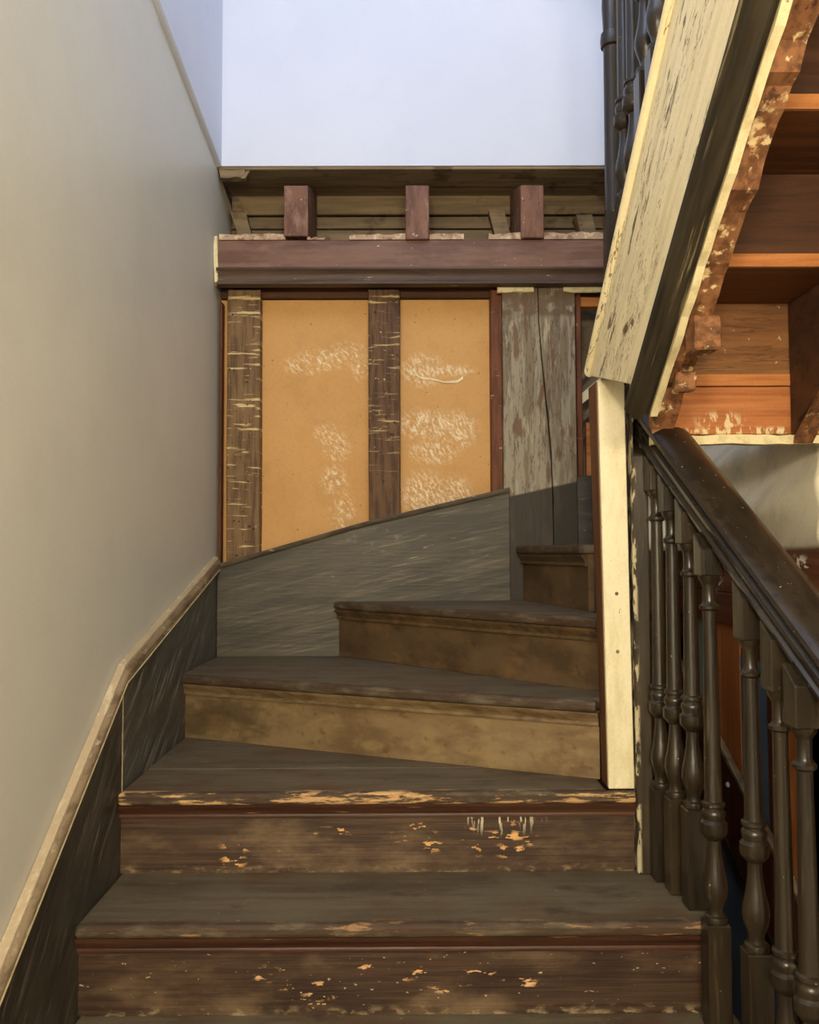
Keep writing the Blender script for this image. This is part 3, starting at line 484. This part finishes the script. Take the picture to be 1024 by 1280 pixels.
# post with crack
yp = 2.948; x0, x1 = bx(629, yp), bx(720, yp)
po = thing('timber_post', ((x0+x1)/2, yp+.05, -.3), 'broad cracked timber post, grey painted above and black below', 'post')
zz = [-.3, -.05, .1, .22, .34, .46, .58, .70, .82, .98]; xc = [bx(p, yp) for p in (690, 690, 690, 689.5, 688, 685, 681, 677.5, 674.5, 673.5)]
gap = [.0006, .0008, .0012, .002, .0028, .003, .0022, .002, .0015, .001]
for side in (0, 1):
    b = MB(); n = len(zz); vs = []
    for z, c, g in zip(zz, xc, gap):
        l, r = (x0, c-g) if side == 0 else (c+g, x1)
        vs += [(l, yp, z), (r, yp, z), (r, yp+.05, z), (l, yp+.05, z)]
    fs = [(3, 2, 1, 0), tuple((n-1)*4+i for i in range(4))]+[(k*4+i, k*4+(i+1) % 4, k*4+4+(i+1) % 4, k*4+4+i) for k in range(n-1) for i in range(4)]
    b.add(vs, fs); b.build('split_half', M['post'], po, bevel=.0015)
b = MB(); b.box(xc[0]-.01, xc[0]+.01, yp+.02, yp+.03, -.3, .9); b.v = [(x-(.045 if z > 0 else 0), y_, z) for x, y_, z in b.v]; b.build('crack_core', M['crack'], po)
zc = at(650, 362, 'y', yp).z
for p0, p1 in ((622, 668), (706, 757)):
    b = MB(); b.box(bx(p0, yp), bx(p1, yp), yp-.012, yp-.0005, zc-.012, zc+.02); tag(b.build('plaster_remnant', M['plaster_edge'], bevel=.002, sub=3, jit=.003), 'broken cream plaster edge on the top of the grey post' if p0 < 650 else 'broken cream plaster edge right of the grey post, under the beam', 'plaster')
# lath and boards right of the post
b = MB(); b.box(.60, .80, 2.99, 3.03, zc-.05, zc-.014); tag(b.build('short_lintel', M['orange'], bevel=.002, sub=2, jit=.002), 'short raw wood piece right of the post top, under the beam', 'timber')
b = MB(); b.box(.64, 1.0, 3.22, 3.24, -.3, 1.1); tag(b.build('backing_board', M['lath']), 'grey brown board behind the gap right of the post', 'board')
for k, (za, zb, l) in enumerate([(.60, .78, 'upper'), (.52, .70, 'second'), (.44, .62, 'third'), (.38, .53, 'lowest')]):
    b = MB(); b.hexa([(.62, 3.08, za), (.80, 3.08, zb), (.80, 3.09, zb), (.62, 3.09, za)], [(.62, 3.08, za+.028), (.80, 3.08, zb+.028), (.80, 3.09, zb+.028), (.62, 3.09, za+.028)])
    tag(b.build('lath', M['lath']), l+' slanting grey lath in the gap right of the grey post', 'lath', 'slanting laths beside the post')
b = MB(); b.box(bx(732, 3.03), bx(742, 3.03), 3.03, 3.05, .2, at(735, 528, 'y', 3.03).z); tag(b.build('raw_strip', M['orange'], bevel=.001), 'bright raw wood strip low in the gap right of the post', 'strip')
b = MB(); b.hexa([(.60, 3.05, .50), (.72, 3.05, .60), (.72, 3.06, .60), (.60, 3.06, .50)], [(.60, 3.05, .54), (.72, 3.05, .64), (.72, 3.06, .64), (.60, 3.06, .54)]); tag(b.build('white_strip', M['cream_post']), 'slanting white strip in the gap right of the grey post', 'strip')

# beam
yb = 2.90
zt, z1, z0 = at(400, 300, 'y', yb).z, at(400, 335, 'y', yb).z, at(400, 356, 'y', yb).z
bl, br = at(272, 322, 'y', yb).x, .86
be = thing('tie_beam', ((bl+br)/2, yb+.06, z0), 'long red-brown timber beam with moulded lower edge spanning the back wall', 'beam')
b = MB(); b.box(bl, br, yb, yb+.12, z1, zt); b.build('beam_face', M['beam'], be, bevel=.003, sub=8, jit=.0012)
hm = z1-z0
b = MB(); b.sweep([(-.03, 0), (.012, 0), (.014, -hm*.12), (.010, -hm*.2), (.002, -hm*.32), (-.004, -hm*.6), (.0, -hm*.78), (.008, -hm*.84), (.008, -hm*.97), (-.03, -hm)], [((bl-.002, yb, z1-.0005), (0, -1, 0)), ((br, yb, z1-.0005), (0, -1, 0))]); smooth_by_angle(b.build('bed_moulding', M['beam_mould'], be, label='dark moulding along the beam bottom'), 40)
b = MB(); b.box(bl-.012, bl-.0005, yb-.004, yb+.05, z0+.008, zt+.012); b.build('plaster_end', M['plaster_edge'], be, sub=4, jit=.003, label='broken cream plaster at the beam end')
random.seed(11)
for p0, p1, h in ((274, 357, 9), (384, 406, 4), (437, 507, 9), (537, 580, 9), (611, 652, 9), (680, 757, 10)):
    xa, xb = at(p0, 300, 'y', yb).x, at(p1, 300, 'y', yb).x; hh = h/F*yb
    n = 8; b = MB(); b.xz([(xa, zt+.0005), (xb, zt+.0005)]+[(xb+(xa-xb)*i/n, zt+hh*.9+random.uniform(-.006, .002)) for i in range(n+1)], yb-.003, yb+.03)
    b.build('lath_remnant', M['lath_rem'], be, label='broken strip of lath and plaster')
# joists
for (p0, p1, pt, pb, lb) in [(355, 385, 225, 295, 'red-brown joist end with white scratches, nearest the left wall'), (507, 536.5, 226, 299, 'red-brown joist end in the middle of the three'), (651, 680, 226, 297, 'red-brown joist end nearest the upper newel')]:
    yj = 2.884; a = at(p0, 260, 'y', yj); c = at(p1, 260, 'y', yj); ztop = 1.292; zbot = at(p0, pb, 'y', yj).z
    b = MB(); b.yz([(yj, zbot), (yb-.001, zbot), (yb-.001, zt+.012), (3.18, zt+.012), (3.18, ZL-.0135), (3.13, ZL-.0135), (yj, ztop-.004)], a.x, c.x)
    tag(b.build('floor_joist', M['joist'], bevel=.003), lb, 'joist', 'joist ends on the beam')
# landing floor boards, seen from below
fl = tag(bpy.data.objects.new('floor_landing', None), 'worn board floor of the landing seen from below over the joists', 'floor', None, 'structure'); COL.objects.link(fl); fl.location = (.3, 2.8, 1.292)
for (ya, yb2, zo, th) in [(2.953, 3.10, -.012, .011), (3.104, 3.212, -.008, .012)]:
    b = MB(); b.box(-.674, 1.33, ya, yb2, ZL+zo, ZL+zo+th); b.build('plank', M['board'], fl, bevel=.002)
yv = 3.19; zp = [at(400, q, 'y', yv).z for q in (243, 270, 287, 305)]
for k in range(3):
    b = MB(); b.box(-.674, 1.33, yv+.004*(k % 2), yv+.022, zp[k+1]+.006, zp[k]-.002); b.build('plank', M['board'], fl, bevel=.002, sub=4, jit=.001)
for x0_, x1_, za, zb_ in ((-.655, -.60, 1.30, 1.16), (.03, .07, 1.27, 1.16), (.33, .39, 1.30, 1.16), (.66, .72, 1.28, 1.16)):
    b = MB(); b.hexa([(x0_+.03, 3.15, zb_), (x1_+.03, 3.15, zb_), (x1_+.03, 3.189, zb_), (x0_+.03, 3.189, zb_)], [(x0_-.01, 3.12, za), (x1_-.01, 3.12, za), (x1_-.01, 3.189, za), (x0_-.01, 3.189, za)]); b.build('batten', M['board'], fl, sub=1, jit=.003)
b = MB(); b.box(-.668, -.575, 2.955, 2.99, ZL-.040, ZL-.0125); b.build('broken_batten', M['board'], fl, sub=2, jit=.003)
b = MB(); b.hexa([(-.572, 2.96, ZL-.012), (-.560, 2.96, ZL-.012), (-.560, 2.972, ZL-.012), (-.572, 2.972, ZL-.012)], [(-.590, 2.94, ZL-.05), (-.574, 2.94, ZL-.05), (-.574, 2.955, ZL-.05), (-.590, 2.955, ZL-.05)]); b.build('splinter', M['board'], fl)
b = MB(); b.box(-.674, 1.33, 3.225, 3.26, .95, 1.36); struct(b.build('trim_1', M['dark_raw']), 'dark boarding closing the joist space behind the beam', 'trim')

# ------------------------------------------------------------ boarded partition beyond the balusters
XP = .955
wr = tag(bpy.data.objects.new('wall_stairwell', None), 'boarded partition seen through the balusters, orange planks over dark blue', 'wall', None, 'structure'); COL.objects.link(wr); wr.location = (XP, 2.3, -1.5)
def sk(d): return -.574+.52*(d-2.54)*1.0
for d0_, d1_, m, dx_, lab in [(3.2, 2.76, 'red_board', .004, None), (2.755, 2.685, 'teal', .006, 'pale teal plank'), (2.68, 2.605, 'red_board', .004, None), (2.60, 2.578, 'plaster_edge', .012, 'thin cream strip'), (2.573, 2.396, 'orange_board', .006, 'orange plank'), (2.39, 2.225, 'red_board', .003, None), (2.22, 2.115, 'red_board', .006, None), (2.11, 2.0, 'orange_board', .006, 'orange plank'), (1.995, 1.88, 'red_board', .004, None), (1.875, 1.6, 'orange_board', .005, None), (1.595, 1.2, 'red_board', .004, None)]:
    b = MB(); b.yz([(d0_, sk(d0_)-.02), (d1_, sk(d1_)-.02), (d1_, -.10), (d0_, -.10)], XP-dx_, XP+.02); b.build('plank', M[m], wr, bevel=.0015, label=lab)
b = MB(); b.box(XP-.02, XP-.008, 1.2, 3.2, -.215, -.125); b.build('rail_board', M['brown_board'], wr, bevel=.002, label='brown rail with plaster spots')
b = MB(); b.box(XP-.012, XP+.02, 1.2, 3.2, -.123, .0); b.build('top_board', M['brown_board'], wr, bevel=.002)
b = MB(); b.yz([(3.2, sk(3.2)), (1.2, sk(1.2)), (1.2, sk(1.2)-.24), (3.2, sk(3.2)-.24)], XP-.020, XP-.009); b.build('sloping_skirting', M['red_board'], wr, bevel=.002)
b = MB(); b.yz([(3.2, sk(3.2)+.022), (1.2, sk(1.2)+.022), (1.2, sk(1.2)+.001), (3.2, sk(3.2)+.001)], XP-.03, XP-.009); b.build('skirting_cap', M['cap'], wr, bevel=.004, seg=2)
b = MB(); b.yz([(3.2, sk(3.2)-.241), (1.2, sk(1.2)-.241), (1.2, sk(1.2)-.285), (3.2, sk(3.2)-.285)], XP-.024, XP-.009); b.build('skirting_foot', M['dark'], wr, bevel=.002)
b = MB(); b.box(XP-.004, XP+.02, 1.2, 3.2, -1.5, -.3); b.build('lower_panel', M['blue'], wr, label='dark blue painted panel')
b = MB(); b.box(XP-.012, XP-.005, 2.165, 2.235, -1.02, sk(2.2)-.29); b.build('pale_patch', M['pale'], wr, label='pale blue patch')  # thin pale blue patch laid on the panel
b = MB(); b.lathe([(0, .008), (.006, .007), (.008, .002)], 0, 0, 10); b.v = [(XP-.0205-z, 2.46+x, -.68+y_) for x, y_, z in b.v]; b.build('knob', M['pale'], wr, label='small white knob')
